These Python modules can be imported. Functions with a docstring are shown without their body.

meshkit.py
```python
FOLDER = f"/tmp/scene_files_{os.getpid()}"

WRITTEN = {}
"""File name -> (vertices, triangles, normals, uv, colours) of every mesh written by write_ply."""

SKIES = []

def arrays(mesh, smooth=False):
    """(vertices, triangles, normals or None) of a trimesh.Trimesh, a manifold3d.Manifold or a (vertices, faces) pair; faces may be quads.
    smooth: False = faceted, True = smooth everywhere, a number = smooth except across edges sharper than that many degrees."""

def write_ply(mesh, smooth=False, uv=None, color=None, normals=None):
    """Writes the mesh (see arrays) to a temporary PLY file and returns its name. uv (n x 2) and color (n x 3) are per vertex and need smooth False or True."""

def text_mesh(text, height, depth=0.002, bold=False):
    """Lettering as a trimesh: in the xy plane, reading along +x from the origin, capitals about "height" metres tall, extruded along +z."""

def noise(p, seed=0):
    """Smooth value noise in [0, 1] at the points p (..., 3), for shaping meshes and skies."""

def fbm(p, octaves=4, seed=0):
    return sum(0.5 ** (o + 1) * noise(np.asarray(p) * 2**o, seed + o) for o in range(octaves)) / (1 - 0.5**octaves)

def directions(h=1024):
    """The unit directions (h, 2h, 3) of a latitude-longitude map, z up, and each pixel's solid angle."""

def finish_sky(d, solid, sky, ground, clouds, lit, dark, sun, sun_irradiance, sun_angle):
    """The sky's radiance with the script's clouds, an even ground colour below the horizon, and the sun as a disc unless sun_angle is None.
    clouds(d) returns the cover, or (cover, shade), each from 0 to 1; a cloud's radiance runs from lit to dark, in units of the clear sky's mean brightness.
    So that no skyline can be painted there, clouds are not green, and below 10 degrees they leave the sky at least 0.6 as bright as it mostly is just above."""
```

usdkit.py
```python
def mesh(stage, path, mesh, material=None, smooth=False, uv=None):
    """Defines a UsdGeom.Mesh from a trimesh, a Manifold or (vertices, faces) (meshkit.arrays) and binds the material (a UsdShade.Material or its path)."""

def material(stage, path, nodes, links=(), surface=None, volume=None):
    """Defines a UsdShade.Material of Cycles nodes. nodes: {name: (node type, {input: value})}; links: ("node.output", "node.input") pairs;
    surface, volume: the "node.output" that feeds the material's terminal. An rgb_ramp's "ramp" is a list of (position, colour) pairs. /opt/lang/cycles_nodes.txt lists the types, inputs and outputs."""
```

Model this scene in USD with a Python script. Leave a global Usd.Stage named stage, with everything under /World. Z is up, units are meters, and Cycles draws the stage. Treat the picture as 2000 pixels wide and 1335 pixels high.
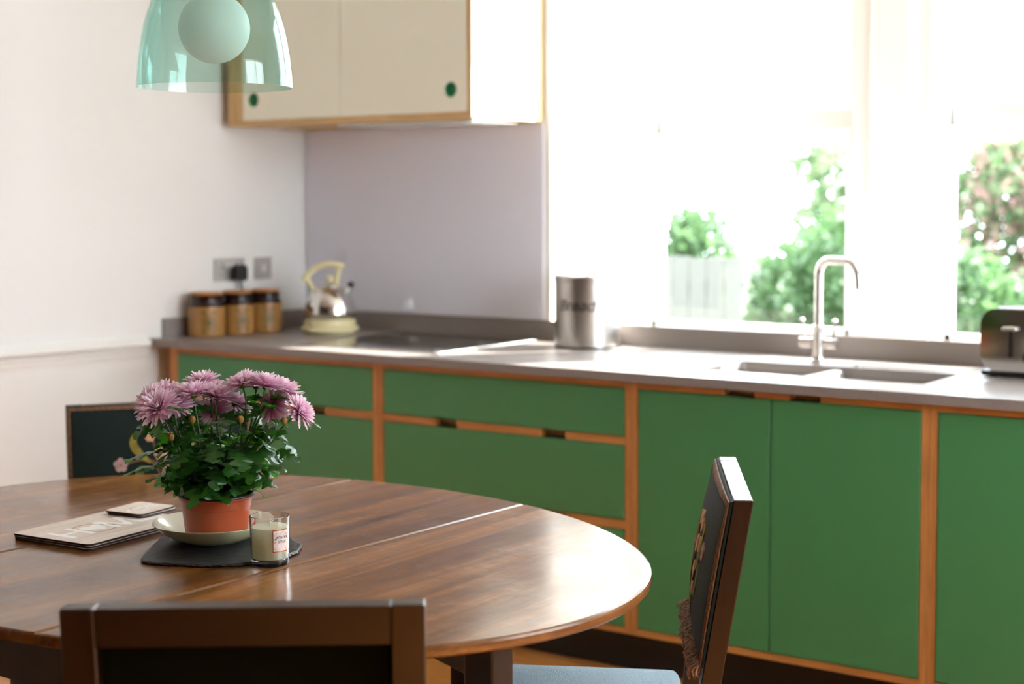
import math, numpy as np, trimesh, usdkit, meshkit
from pxr import Usd, UsdGeom, UsdLux, UsdShade, Gf, Sdf, Vt
from shapely.geometry import Polygon, Point, box as sbox
from shapely import affinity
from shapely.ops import unary_union

stage = Usd.Stage.CreateInMemory()
UsdGeom.SetStageUpAxis(stage, 'Z'); UsdGeom.SetStageMetersPerUnit(stage, 1.0)
UsdGeom.Xform.Define(stage, '/World'); UsdGeom.Scope.Define(stage, '/World/Looks')

# ---------------------------------------------------------------- camera, sky, exposure
F_PX = 3076.2
cam = UsdGeom.Camera.Define(stage, '/World/camera')
cam.CreateHorizontalApertureAttr(36.0); cam.CreateVerticalApertureAttr(36.0 * 1335 / 2000)
cam.CreateFocalLengthAttr(F_PX / 2000 * 36)
cam.CreateVerticalApertureOffsetAttr(-88.5 / 2000 * 36)
cam.CreateFStopAttr(2.8); cam.CreateFocusDistanceAttr(2.95)
cam.CreateClippingRangeAttr(Gf.Vec2f(0.05, 500))
RIGHT = np.array([0.8188, 0.5741, -0.0021]); UP = np.array([-0.0334, 0.0513, 0.9981]); FWD = np.array([-0.5731, 0.8172, -0.0612])
EYE = np.array([4.3527, -4.7546, 1.4286])
cam.AddTransformOp().Set(Gf.Matrix4d(*[float(x) for r in ((*RIGHT, 0), (*UP, 0), (*-FWD, 0), (*EYE, 1)) for x in r]))
cam.CreateExposureAttr(0.0)

dome = UsdLux.DomeLight.Define(stage, '/World/sky'); dome.CreateIntensityAttr(4.5); dome.CreateColorAttr(Gf.Vec3f(0.89, 0.97, 1.08))
sun = UsdLux.DistantLight.Define(stage, '/World/sun'); sun.CreateIntensityAttr(8.5); sun.CreateNormalizeAttr(True); sun.CreateAngleAttr(0.6); sun.CreateColorAttr(Gf.Vec3f(1, .96, .90))
SUN = np.array([.48, .60, .64]); SUN /= np.linalg.norm(SUN)         # towards the sun: high, over the garden to the right
_a = np.cross((0, 0, 1.0), SUN); _a /= np.linalg.norm(_a); _b = np.cross(SUN, _a)
sun.AddTransformOp().Set(Gf.Matrix4d(*[float(x) for r in ((*_a, 0), (*_b, 0), (*SUN, 0), (0, 0, 0, 1)) for x in r]))

# ---------------------------------------------------------------- helpers: materials
def S(h):
    c = np.array([int(h[i:i + 2], 16) for i in (0, 2, 4)]) / 255.0
    return tuple(float(x) for x in np.where(c < .04045, c / 12.92, ((c + .055) / 1.055) ** 2.4))
def K(v): return tuple(float(x) for x in v)
MATS = {}
def mat(name, nodes, links=(), surface='p.BSDF'):
    MATS[name] = usdkit.material(stage, '/World/Looks/' + name, nodes, links, surface=surface); return MATS[name]
def plain(name, col, rough=.5, bump=0, bscale=200, var=0, vscale=6, **kw):
    col = S(col) if isinstance(col, str) else col
    n = {'p': ('principled_bsdf', dict(base_color=col, roughness=rough, **kw))}; l = []
    if bump or var: n['g'] = ('texture_coordinate', {})
    if var:
        n['v'] = ('noise_texture', dict(scale=vscale, detail=4.0)); l.append(('g.object', 'v.vector'))
        n['vr'] = ('rgb_ramp', {'ramp': [(.3, K(np.array(col) * (1 - var))), (.7, K(np.minimum(np.array(col) * (1 + var), 1)))]})
        l += [('v.fac', 'vr.fac'), ('vr.color', 'p.base_color')]
    if bump:
        n['b'] = ('noise_texture', dict(scale=bscale, detail=3.0)); n['bb'] = ('bump', dict(strength=bump, distance=.002))
        l += [('g.object', 'b.vector'), ('b.fac', 'bb.height'), ('bb.normal', 'p.normal')]
    return mat(name, n, l)
def wood(name, dark, light, axis=1, scale=9.0, stretch=.07, rough=.4, bump=.15, mid=None, wear=0.0, distort=1.2, spec=.5, coord='object'):
    sc = [scale] * 3; sc[axis] = scale * stretch
    mid = mid or K((np.array(S(dark)) + np.array(S(light))) / 2)
    n = {'g': ('texture_coordinate', {}), 'm': ('mapping', dict(scale=tuple(sc))),
         'n1': ('noise_texture', dict(scale=1.0, detail=6.0, roughness=.62, distortion=distort)),
         'm2': ('mapping', dict(scale=tuple(np.array(sc) * 7.0))), 'n2': ('noise_texture', dict(scale=1.0, detail=3.0, roughness=.6)),
         'r': ('rgb_ramp', {'ramp': [(.28, S(dark)), (.5, mid), (.74, S(light))]}),
         'r2': ('rgb_ramp', {'ramp': [(.35, (.6, .6, .6)), (.6, (1, 1, 1))]}), 'mx': ('mix', dict(mix_type='multiply', fac=.55)),
         'bb': ('bump', dict(strength=bump, distance=.001)), 'p': ('principled_bsdf', dict(roughness=rough, specular_ior_level=spec))}
    l = [('g.' + coord, 'm.vector'), ('g.' + coord, 'm2.vector'), ('m.vector', 'n1.vector'), ('m2.vector', 'n2.vector'), ('n1.fac', 'r.fac'), ('n2.fac', 'r2.fac'),
         ('r.color', 'mx.color1'), ('r2.color', 'mx.color2'), ('mx.color', 'p.base_color'), ('n2.fac', 'bb.height'), ('bb.normal', 'p.normal')]
    if wear:
        n['w'] = ('noise_texture', dict(scale=5.0, detail=8.0, roughness=.7)); n['wr'] = ('map_range', dict(from_min=.35, from_max=.7, to_min=rough - wear, to_max=rough + wear, clamp=True))
        l += [('g.' + coord, 'w.vector'), ('w.fac', 'wr.value'), ('wr.result', 'p.roughness')]
    return mat(name, n, l)

plain('wall_paint', 'e8e5e1', .6, bump=.05, bscale=60)
plain('wall_paint_white', 'f3efe9', .55)
plain('wall_paint_deep', '54483f', .7)
plain('white_gloss', 'f4f1ec', .35)
plain('ceiling_paint', 'f2efea', .8)
wood('floor_wood', 'b0682c', 'dc9a54', axis=0, scale=7, rough=.38)
wood('floor_wood_b', 'a45f28', 'd08c48', axis=0, scale=8, rough=.38)
wood('table_wood', '4a2713', '9b6a3e', axis=1, scale=9, stretch=.06, rough=.22, bump=.09, wear=.05, mid=S('74481f'), coord='generated')
wood('table_wood_dark', '1d100a', '3c2416', axis=2, scale=9, rough=.4)
wood('chair_oak', '180b05', '331b0e', axis=2, scale=14, rough=.33, bump=.12)
wood('chair_oak_rail', '160a05', '2e180d', axis=0, scale=14, rough=.33, bump=.12)
wood('ply_edge_v', 'b06c34', 'd89a58', axis=2, scale=16, rough=.45)
wood('ply_edge_h', 'b06c34', 'd89a58', axis=0, scale=16, rough=.45)
wood('pale_ply_v', 'c59a5c', 'e0bf86', axis=2, scale=14, rough=.45)
wood('pale_ply_h', 'c59a5c', 'e0bf86', axis=0, scale=14, rough=.45)
plain('green_laminate', (.062, .25, .092), .42, bump=.02, bscale=500)
plain('cream_laminate', 'f2f1de', .45)
plain('white_laminate', 'f2eee2', .4)
plain('finger_green', '2f8a5a', .5)
plain('dark_interior', '1c130d', .8)
plain('plinth_black', '1b1512', .6)
plain('worktop_grey', '8c837e', .36, var=.06, vscale=140)
plain('worktop_edge', '8a807a', .4)
plain('panel_lilac', 'e8e6f0', .08)
plain('steel', (.62, .60, .57), .22, metallic=1.0)
plain('steel_brushed', (.60, .57, .54), .28, metallic=1.0, bump=.03, bscale=90)
plain('chrome', (.66, .65, .63), .09, metallic=1.0)
plain('nickel', (.72, .69, .66), .2, metallic=1.0)
plain('hob_glass', '0c0c0c', .05)
plain('black_plastic', '0d0e10', .35)
plain('grey_cable', '3c4448', .5)
plain('kettle_cream', 'e8dcae', .3)
plain('jar_glaze', '1c0a07', .12)
plain('jar_tan', 'a4763f', .38, var=.14, vscale=9)
plain('jar_motif', '5e5427', .4)
plain('jar_lid', 'b87a36', .5)
plain('socket_white', 'dcd6cc', .4)
plain('sink_grey', '8d8680', .3, var=.05, vscale=90)
plain('terracotta', 'a2441f', .38, coat_weight=.15)
plain('pot_rim', '1c1714', .4)
plain('soil', '17100b', .95, bump=1.0, bscale=120, var=.5, vscale=120)
plain('bowl_cream', 'dcd6a8', .12, coat_weight=.4)
plain('bowl_inside', 'e6e1cc', .1, coat_weight=.4)
plain('slate', '171a1c', .5, bump=.8, bscale=55, var=.3, vscale=30)
plain('mat_edge', '2c170c', .7)
wood('mat_wood', 'dcc8b8', 'eadccf', axis=1, scale=16, rough=.42, bump=.05)
plain('mat_letter', 'fbf8f4', .4)
plain('mat_engraving', 'b59b80', .6)
plain('wax', 'f8efc8', .4, subsurface_weight=.35, subsurface_scale=.02, subsurface_radius=(1, .8, .4))
plain('wick', 'f1e9d8', .8)
plain('label_paper', 'e6cfc6', .5, var=.12, vscale=160)
plain('label_copper', 'c8743e', .3, metallic=.7)
plain('ink', '15120f', .5)
plain('bin_ink', '241d19', .5)
plain('tapestry', '18231f', .9, bump=.6, bscale=420, var=.25, vscale=300, sheen_weight=.08, specular_ior_level=.2)
plain('tapestry_back', '12150f', .95, specular_ior_level=.1, bump=.5, bscale=300)
plain('braid', '6e4a30', .85, bump=1.0, bscale=260, var=.45, vscale=150)
plain('fringe_wool', '9c806c', .9, var=.75, vscale=130)
plain('thread_olive', '8c7a2c', .85, bump=.7, bscale=500, var=.3, vscale=60)
plain('thread_sage', '6d7238', .85, bump=.7, bscale=500, var=.3, vscale=60)
plain('thread_pink', 'b08d84', .85, bump=.7, bscale=500, var=.3, vscale=80)
plain('thread_peach', 'c99a72', .85, bump=.7, bscale=500, var=.35, vscale=90)
plain('thread_brown', '6a4a2c', .85, bump=.7, bscale=500)
plain('seat_fabric', '869fac', .85, bump=.9, bscale=330, var=.22, vscale=260, sheen_weight=.3)
plain('seat_braid', '2b3a3a', .9, bump=.8, bscale=200)
plain('bark', '5b4a3a', .9)
plain('lawn', '344224', .9, var=.2, vscale=3)
plain('fence_paint', '55554f', .7)
plain('stone_pale', '514d45', .8, var=.08)
plain('stem_green', '4d6a2c', .5)
plain('calyx_green', '5f6d22', .6)
plain('bud_brown', '8a6428', .7)

def leafy(name, col, tcol, rough=.35, mixf=.35, var=.25, spec=.5):
    col, tcol = S(col), S(tcol)
    return mat(name, {'g': ('texture_coordinate', {}), 'v': ('noise_texture', dict(scale=38.0, detail=3.0)),
        'r': ('rgb_ramp', {'ramp': [(.3, K(np.array(col) * (1 - var))), (.7, K(np.array(col) * (1 + var)))]}),
        'p': ('principled_bsdf', dict(roughness=rough, specular_ior_level=spec)), 't': ('translucent_bsdf', dict(color=tcol)), 'mx': ('mix_closure', dict(fac=mixf))},
        [('g.object', 'v.vector'), ('v.fac', 'r.fac'), ('r.color', 'p.base_color'), ('p.BSDF', 'mx.closure1'), ('t.BSDF', 'mx.closure2')], 'mx.closure')
leafy('mum_leaf', '1b4219', '55a820', .33, .32)
leafy('mum_leaf_b', '22501e', '62b42c', .36, .3)
leafy('garden_green', '45603f', '5c7e4c', .5, .4)
leafy('garden_green_b', '54704c', '688c54', .5, .4)
leafy('garden_pink', 'a48680', 'b48a82', .5, .4)
leafy('garden_pale', '7c8a68', '96a87c', .5, .4)
mat('petal', {'a': ('attribute', dict(attribute='tone')), 'r': ('rgb_ramp', {'ramp': [(0, S('a04a7c')), (.25, S('cf7cac')), (.55, S('e8aecb')), (1, S('fbe6ee'))]}),
    'p': ('principled_bsdf', dict(roughness=.55, sheen_weight=.2)), 't': ('translucent_bsdf', {}), 'mx': ('mix_closure', dict(fac=.25))},
    [('a.fac', 'r.fac'), ('r.color', 'p.base_color'), ('r.color', 't.color'), ('p.BSDF', 'mx.closure1'), ('t.BSDF', 'mx.closure2')], 'mx.closure')
def clear_pane(name, c1, c2, f0=.04):
    """thin clear glass: tinted passage, a mirror image that grows towards grazing view"""
    return mat(name, {'lw': ('layer_weight', dict(blend=.5)), 'c': ('mix', dict(color1=c1, color2=c2)), 'pw': ('math', dict(math_type='power', value2=5.0)), 'ma': ('math', dict(math_type='multiply_add', value2=.85, value3=f0)),
        't': ('transparent_bsdf', {}), 'gl': ('glossy_bsdf', dict(color=(1, 1, 1), roughness=.0)), 'mx': ('mix_closure', {})},
        [('lw.facing', 'c.fac'), ('c.color', 't.color'), ('lw.facing', 'pw.value1'), ('pw.value', 'ma.value1'), ('ma.value', 'mx.fac'), ('t.BSDF', 'mx.closure1'), ('gl.BSDF', 'mx.closure2')], 'mx.closure')
clear_pane('window_glass', (.98, .99, .98), (.96, .98, .97), .02)
clear_pane('lamp_glass', (.87, .955, .93), (.64, .82, .79), .03)
mat('clear_glass', {'p': ('principled_bsdf', dict(base_color=(.98, 1, .99), roughness=.0, transmission_weight=1.0, ior=1.46))})
mat('opal_glass', {'p': ('principled_bsdf', dict(base_color=(.9, .92, .9), roughness=.45)), 't': ('translucent_bsdf', dict(color=(.95, .97, .95))), 'mx': ('mix_closure', dict(fac=.5))},
    [('p.BSDF', 'mx.closure1'), ('t.BSDF', 'mx.closure2')], 'mx.closure')

# ---------------------------------------------------------------- helpers: prims
COUNT = {}
def numbered(path):
    k = COUNT.get(path, 0); COUNT[path] = k + 1
    return path if k == 0 else f'{path}_{k:03d}'
def tag(prim, label=None, cat=None, group=None, kind=None):
    p = prim.GetPrim() if hasattr(prim, 'GetPrim') else prim
    for k, v in (('label', label), ('category', cat), ('group', group), ('kind', kind)):
        if v: p.SetCustomDataByKey(k, v)
    return p
def thing(name, label=None, cat=None, loc=(0, 0, 0), rotz=0, group=None, kind=None):
    x = UsdGeom.Xform.Define(stage, numbered('/World/' + name)); x.AddTranslateOp().Set(Gf.Vec3d(*map(float, loc)))
    if rotz: x.AddRotateZOp().Set(float(math.degrees(rotz)))
    return tag(x, label, cat, group, kind)
def obj(parent, name, mesh, material, smooth=30, label=None, kind=None, attr=None):
    base = str(parent.GetPath()) if parent else '/World'
    m = usdkit.mesh(stage, numbered(base + '/' + name), mesh, MATS[material], smooth=smooth)
    if attr is not None:
        UsdGeom.PrimvarsAPI(m).CreatePrimvar('tone', Sdf.ValueTypeNames.FloatArray, 'vertex').Set(Vt.FloatArray.FromNumpy(np.asarray(attr, np.float32)))
    return tag(m, label, kind=kind)
def solo(name, mesh, material, label, cat, group=None, smooth=30, kind=None):
    return tag(obj(None, name, mesh, material, smooth), label, cat, group, kind)
def copy_of(src, loc, rotz, label):
    was = src.GetCustomData()
    r = thing(src.GetName(), label, was['category'], loc, rotz, was.get('group'))
    r.GetReferences().AddInternalReference(src.GetPath()); r.SetInstanceable(True)
    r.SetCustomDataByKey('label', label); return r

# ---------------------------------------------------------------- helpers: meshes
def cat(*ms):
    ms = [m for x in ms for m in (x if isinstance(x, (list, tuple)) else [x])]
    return trimesh.util.concatenate(ms)
def box(x0, x1, y0, y1, z0, z1, b=0.0):
    lo, hi = np.minimum([x0, y0, z0], [x1, y1, z1]), np.maximum([x0, y0, z0], [x1, y1, z1])
    if not b:
        m = trimesh.creation.box(hi - lo); m.apply_translation((lo + hi) / 2); return m
    b = min(b, *(np.array(hi - lo) * .45)); pts = []
    for sx in (0, 1):
        for sy in (0, 1):
            for sz in (0, 1):
                c = np.where([sx, sy, sz], hi, lo); s = np.where([sx, sy, sz], -1, 1) * b
                pts += [c + s * np.array(k) for k in ((0, 1, 1), (1, 0, 1), (1, 1, 0))]
    return trimesh.convex.convex_hull(np.array(pts))
def prism(poly, z0, z1):
    ms = []
    for g in getattr(poly, 'geoms', [poly]):
        m = trimesh.creation.extrude_polygon(g, z1 - z0, engine='earcut'); m.apply_translation((0, 0, z0)); ms.append(m)
    return cat(ms)
def lathe(prof, n=48):
    m = trimesh.creation.revolve(np.array(prof, float), sections=n); m.merge_vertices(); return m
def at(m, x=0, y=0, z=0, rz=0, rx=0, ry=0):
    m = m.copy()
    for a, ax in ((rx, (1, 0, 0)), (ry, (0, 1, 0)), (rz, (0, 0, 1))):
        if a: m.apply_transform(trimesh.transformations.rotation_matrix(a, ax))
    m.apply_translation((x, y, z)); return m
def tube(pts, r, n=10, caps=True):
    pts = np.asarray(pts, float); r = np.full(len(pts), r) if np.ndim(r) == 0 else np.asarray(r)
    t = np.gradient(pts, axis=0); t /= np.linalg.norm(t, axis=1)[:, None]
    a = np.cross(t[0], (0, 0, 1.0)); a = a if np.linalg.norm(a) > 1e-3 else np.cross(t[0], (1.0, 0, 0)); a /= np.linalg.norm(a)
    v = []
    for i in range(len(pts)):
        a = a - t[i] * (a @ t[i]); a /= np.linalg.norm(a); b = np.cross(t[i], a)
        v += [pts[i] + r[i] * (math.cos(k) * a + math.sin(k) * b) for k in np.arange(n) / n * 2 * math.pi]
    f = []
    for i in range(len(pts) - 1):
        for k in range(n):
            p, q = i * n + k, i * n + (k + 1) % n; f += [(p, q, q + n), (p, q + n, p + n)]
    if caps:
        v += [pts[0], pts[-1]]; c0, c1 = len(v) - 2, len(v) - 1; e = (len(pts) - 1) * n
        for k in range(n): f += [(c0, (k + 1) % n, k), (c1, e + k, e + (k + 1) % n)]
    return trimesh.Trimesh(np.array(v), np.array(f), process=False)
def bez(p0, p1, p2, p3=None, n=12):
    t = np.linspace(0, 1, n)[:, None]; p0, p1, p2 = map(np.array, (p0, p1, p2))
    if p3 is None: return (1 - t) ** 2 * p0 + 2 * t * (1 - t) * p1 + t * t * p2
    return (1 - t) ** 3 * p0 + 3 * t * (1 - t) ** 2 * p1 + 3 * t * t * (1 - t) * p2 + t ** 3 * np.array(p3)
def sphere(r, x=0, y=0, z=0, sub=3, sc=(1, 1, 1)):
    m = trimesh.creation.icosphere(sub, r); m.apply_scale(sc); m.apply_translation((x, y, z)); return m
def rrect(x0, x1, y0, y1, r): return sbox(x0 + r, y0 + r, x1 - r, y1 - r).buffer(r, quad_segs=6)
def wrap(m, R, th0, z0, off=0.0):
    v = np.array(m.vertices); th = th0 + v[:, 0] / R; rr = R + off + v[:, 2]
    m = m.copy(); m.vertices = np.c_[rr * np.cos(th), rr * np.sin(th), z0 + v[:, 1]]; return m
def centred(m):
    m = m.copy(); b = m.bounds; m.apply_translation((-(b[0][0] + b[1][0]) / 2, -(b[0][1] + b[1][1]) / 2, 0)); return m

PI = math.pi
RNG = np.random.default_rng(7)
WK = .105                                    # the left wall is out of square: x = WK * y
def lw(y): return WK * y

# ================================================================ the setting
ROOM_Y, ROOM_X, CEIL = -6.8, 5.3, 3.2
fl = thing('floor', kind='structure')
y = ROOM_Y; k = 0
while y < -0.02:
    y1 = min(y + .122, 0.0)
    obj(fl, 'plank', box(-1.0, ROOM_X + .1, y + .0015, y1 - .0015, -.022, -.0005 + .0004 * (k % 3)), ('floor_wood', 'floor_wood_b')[(k * 7 // 3) % 2], False); y = y1; k += 1
obj(fl, 'subfloor', box(-1.0, ROOM_X + .1, ROOM_Y - .1, .0, -.06, -.0225), 'dark_interior', False)
tag(obj(None, 'ceiling', box(-1.0, ROOM_X + .3, ROOM_Y - .2, .56, CEIL, CEIL + .1), 'ceiling_paint', False), kind='structure')
tag(obj(None, 'wall_left', prism(Polygon([(0, 0), (0, .56), (-.3, .56), (-.3 + lw(ROOM_Y), ROOM_Y), (lw(ROOM_Y), ROOM_Y)]), 0, CEIL), 'wall_paint', False), kind='structure')
tag(obj(None, 'wall_front', box(-1.1, ROOM_X + .3, ROOM_Y - .2, ROOM_Y, 0, CEIL), 'wall_paint_deep', False), kind='structure')
wb = thing('wall_back', kind='structure')
SILL, HEAD = .93, 2.95
for poly, z0, z1 in ((Polygon([(0, 0), (1.19, 0), (1.325, .415), (1.325, .56), (0, .56)]), 0, CEIL),
                     (Polygon([(1.19, 0), (3.47, 0), (3.34, .415), (3.34, .56), (1.325, .56), (1.325, .415)]), 0, SILL),
                     (Polygon([(1.19, 0), (3.47, 0), (3.34, .415), (3.34, .56), (1.325, .56), (1.325, .415)]), HEAD, CEIL),
                     (Polygon([(3.47, 0), (ROOM_X, 0), (ROOM_X, .56), (3.34, .56), (3.34, .415)]), 0, CEIL)):
    obj(wb, 'wall_section', prism(poly, z0, z1), 'wall_paint_white', False)
wr = thing('wall_right', kind='structure')
RW = (-2.5, -.5, .95, 2.7)
for y0, y1, z0, z1 in ((ROOM_Y, RW[0], 0, CEIL), (RW[1], .56, 0, CEIL), (RW[0], RW[1], 0, RW[2]), (RW[0], RW[1], RW[3], CEIL)):
    obj(wr, 'wall_section', box(ROOM_X, ROOM_X + .3, y0, y1, z0, z1), 'wall_paint', False)
# dado rail on the left wall, profile swept along it
prof = [(0, .856), (.010, .857), (.012, .866), (.005, .872), (.021, .877), (.023, .885), (.007, .891), (.031, .897), (.036, .906), (.032, .914), (.012, .923), (0, .932)]
def sweep_wall(prof, y0, y1):
    v = [(lw(yy) + a, yy + a * -WK, b) for yy in (y0, y1) for a, b in prof]; n = len(prof); f = []
    for i in range(n - 1): f += [(i, i + 1, n + i + 1), (i, n + i + 1, n + i)]
    f += [(0, n - 1 - i, n - 2 - i) for i in range(n - 2)] + [(n, n + i + 1, n + i + 2) for i in range(n - 2)]
    return trimesh.Trimesh(v, f, process=False)
tag(obj(None, 'trim_1', sweep_wall(prof, -.785, ROOM_Y), 'white_gloss', 40, label='white moulded dado rail along the left wall'), kind='structure')
tag(obj(None, 'baseboard_left', sweep_wall([(0, 0), (.02, 0), (.02, .12), (.012, .14), (0, .145)], -.80, ROOM_Y), 'white_gloss', False), kind='structure')

# windows: box sashes, the lower glass a little nearer than the upper
def sash_window(name, xa, xb):
    w = thing(name, kind='structure')
    fr = [box(xa - .06, xa - .024, .415, .54, SILL, HEAD), box(xb + .024, xb + .06, .415, .54, SILL, HEAD), box(xa - .06, xb + .06, .415, .54, HEAD - .03, HEAD), box(xa - .06, xb + .06, .415, .54, SILL, SILL + .012)]
    obj(w, 'window_frame', cat(fr), 'white_gloss', False)
    lo = [box(xa - .024, xa, .435, .465, SILL + .012, 1.672, .004), box(xb, xb + .024, .435, .465, SILL + .012, 1.672, .004), box(xa - .024, xb + .024, .435, .465, SILL + .012, .976, .004), box(xa - .024, xb + .024, .431, .465, 1.639, 1.675, .004)]
    s = obj(w, 'lower_sash', cat(lo), 'white_gloss', False); obj(s, 'pane', box(xa - .005, xb + .005, .449, .452, .971, 1.644), 'window_glass', False)
    xa2, xb2 = xa - .012, xb - .008
    up = [box(xa2 - .012, xa2, .475, .51, 1.65, HEAD - .03, .004), box(xb2, xb2 + .032, .475, .51, 1.65, HEAD - .03, .004), box(xa2 - .012, xb2 + .032, .475, .51, 1.65, 1.748, .004), box(xa2 - .012, xb2 + .032, .475, .51, HEAD - .075, HEAD - .03, .004)]
    s = obj(w, 'upper_sash', cat(up), 'white_gloss', False); obj(s, 'pane', box(xa2 - .005, xb2 + .005, .490, .493, 1.743, HEAD - .07), 'window_glass', False)
sash_window('window_1', 1.386, 2.140); sash_window('window_2', 2.523, 3.28)
mp = thing('trim_2', kind='structure', label='white boxed post between the two sash windows')
obj(mp, 'post', box(2.2005, 2.4625, .38, .56, SILL, HEAD), 'white_gloss', False)
obj(mp, 'facing_board', box(2.262, 2.400, .35, .3795, SILL, HEAD, .004), 'white_gloss', False)
sl = Polygon([(1.195, 0), (3.465, 0), (3.335, .414), (1.33, .414)])
tag(obj(None, 'trim_3', prism(sl, SILL, SILL + .018), 'white_gloss', False, label='white painted window sill board'), kind='structure')
w3 = thing('window_3', kind='structure')
obj(w3, 'window_frame', cat(box(ROOM_X + .1, ROOM_X + .2, RW[0], RW[0] + .07, RW[2], RW[3]), box(ROOM_X + .1, ROOM_X + .2, RW[1] - .07, RW[1], RW[2], RW[3]), box(ROOM_X + .1, ROOM_X + .2, RW[0], RW[1], RW[2], RW[2] + .08),
    box(ROOM_X + .1, ROOM_X + .2, RW[0], RW[1], RW[3] - .08, RW[3]), box(ROOM_X + .12, ROOM_X + .18, -1.53, -1.47, RW[2], RW[3])), 'white_gloss', False)
obj(w3, 'pane', box(ROOM_X + .148, ROOM_X + .152, RW[0] + .05, RW[1] - .05, RW[2] + .05, RW[3] - .05), 'window_glass', False)

# ================================================================ base cabinets
D = .7505                                             # front plane of the fronts: y = -D
ZT, ZB, ZR = .872, .150, .130                         # top and bottom of the door openings, underside of the units
POSTS = [(0.003, .0469), (.9768, 1.0227), (1.9543, 1.9985), (2.8656, 2.9099), (3.80, 3.845)]
def notched_rail(x0, x1, z0, z1, cuts, depth=.07):
    p = sbox(x0, -D, x1, -D + depth)
    for a, b in cuts: p = p.difference(sbox(a, -D - .01, b, -D + .035))
    return prism(p, z0, z1)
def panel(x0, x1, z0, z1, g=.0022): return box(x0 + g, x1 - g, -D - .0015, -D + .0165, z0 + g, z1 - g, .0012)
def cabinet(i, name, label, fronts):
    (a0, a1), (b0, b1) = POSTS[i], POSTS[i + 1]
    lx0 = a0 if i == 0 else (a0 + a1) / 2 + .0006; rx1 = (b0 + b1) / 2 - .0006
    c = thing(name, label, 'cabinet', group='green base cabinets')
    obj(c, 'side_panel', box(lx0, a1, -D, -.03, ZR, .892, .0008), 'ply_edge_v', False)
    obj(c, 'side_panel', box(b0, rx1, -D, -.03, ZR, .892, .0008), 'ply_edge_v', False)
    obj(c, 'bottom_panel', box(a1, b0, -D, -.03, ZR, ZB), 'ply_edge_h', False)
    obj(c, 'back_panel', box(a1, b0, -.045, -.03, ZB, .88), 'dark_interior', False)
    obj(c, 'plinth', box(lx0, rx1, -D + .075, -D + .093, 0, ZR - .001), 'plinth_black', False)
    fronts(c, a1, b0)
def drawers(cuts1, cuts2):
    def f(c, x0, x1):
        obj(c, 'top_rail', notched_rail(x0, x1, ZT, .8915, []), 'ply_edge_h', False)
        obj(c, 'rail', notched_rail(x0, x1, .6999, .7232, cuts1), 'ply_edge_h', False)
        obj(c, 'rail', notched_rail(x0, x1, .4469, .4729, cuts2), 'ply_edge_h', False)
        for z0, z1 in ((.7232, ZT), (.4729, .6999), (ZB, .4469)):
            obj(c, 'drawer_front', panel(x0, x1, z0, z1), 'green_laminate', False)
    return f
def doors(splits, cuts):
    def f(c, x0, x1):
        obj(c, 'top_rail', notched_rail(x0, x1, ZT, .8915, cuts), 'ply_edge_h', False)
        xs = [x0, *splits, x1]
        for p, q in zip(xs[:-1], xs[1:]): obj(c, 'door', panel(p, q, ZB, ZT), 'green_laminate', False)
    return f
cabinet(0, 'drawer_cabinet', 'green fronted drawer cabinet in the corner against the left wall, below the kettle and jars', drawers([(.27, .36), (.672, .765)], [(.27, .36), (.672, .765)]))
cabinet(1, 'drawer_cabinet', 'green fronted three drawer cabinet with two finger slots showing, below the bread bin', drawers([(1.236, 1.329), (1.650, 1.744)], [(1.236, 1.329), (1.650, 1.744)]))
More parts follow.
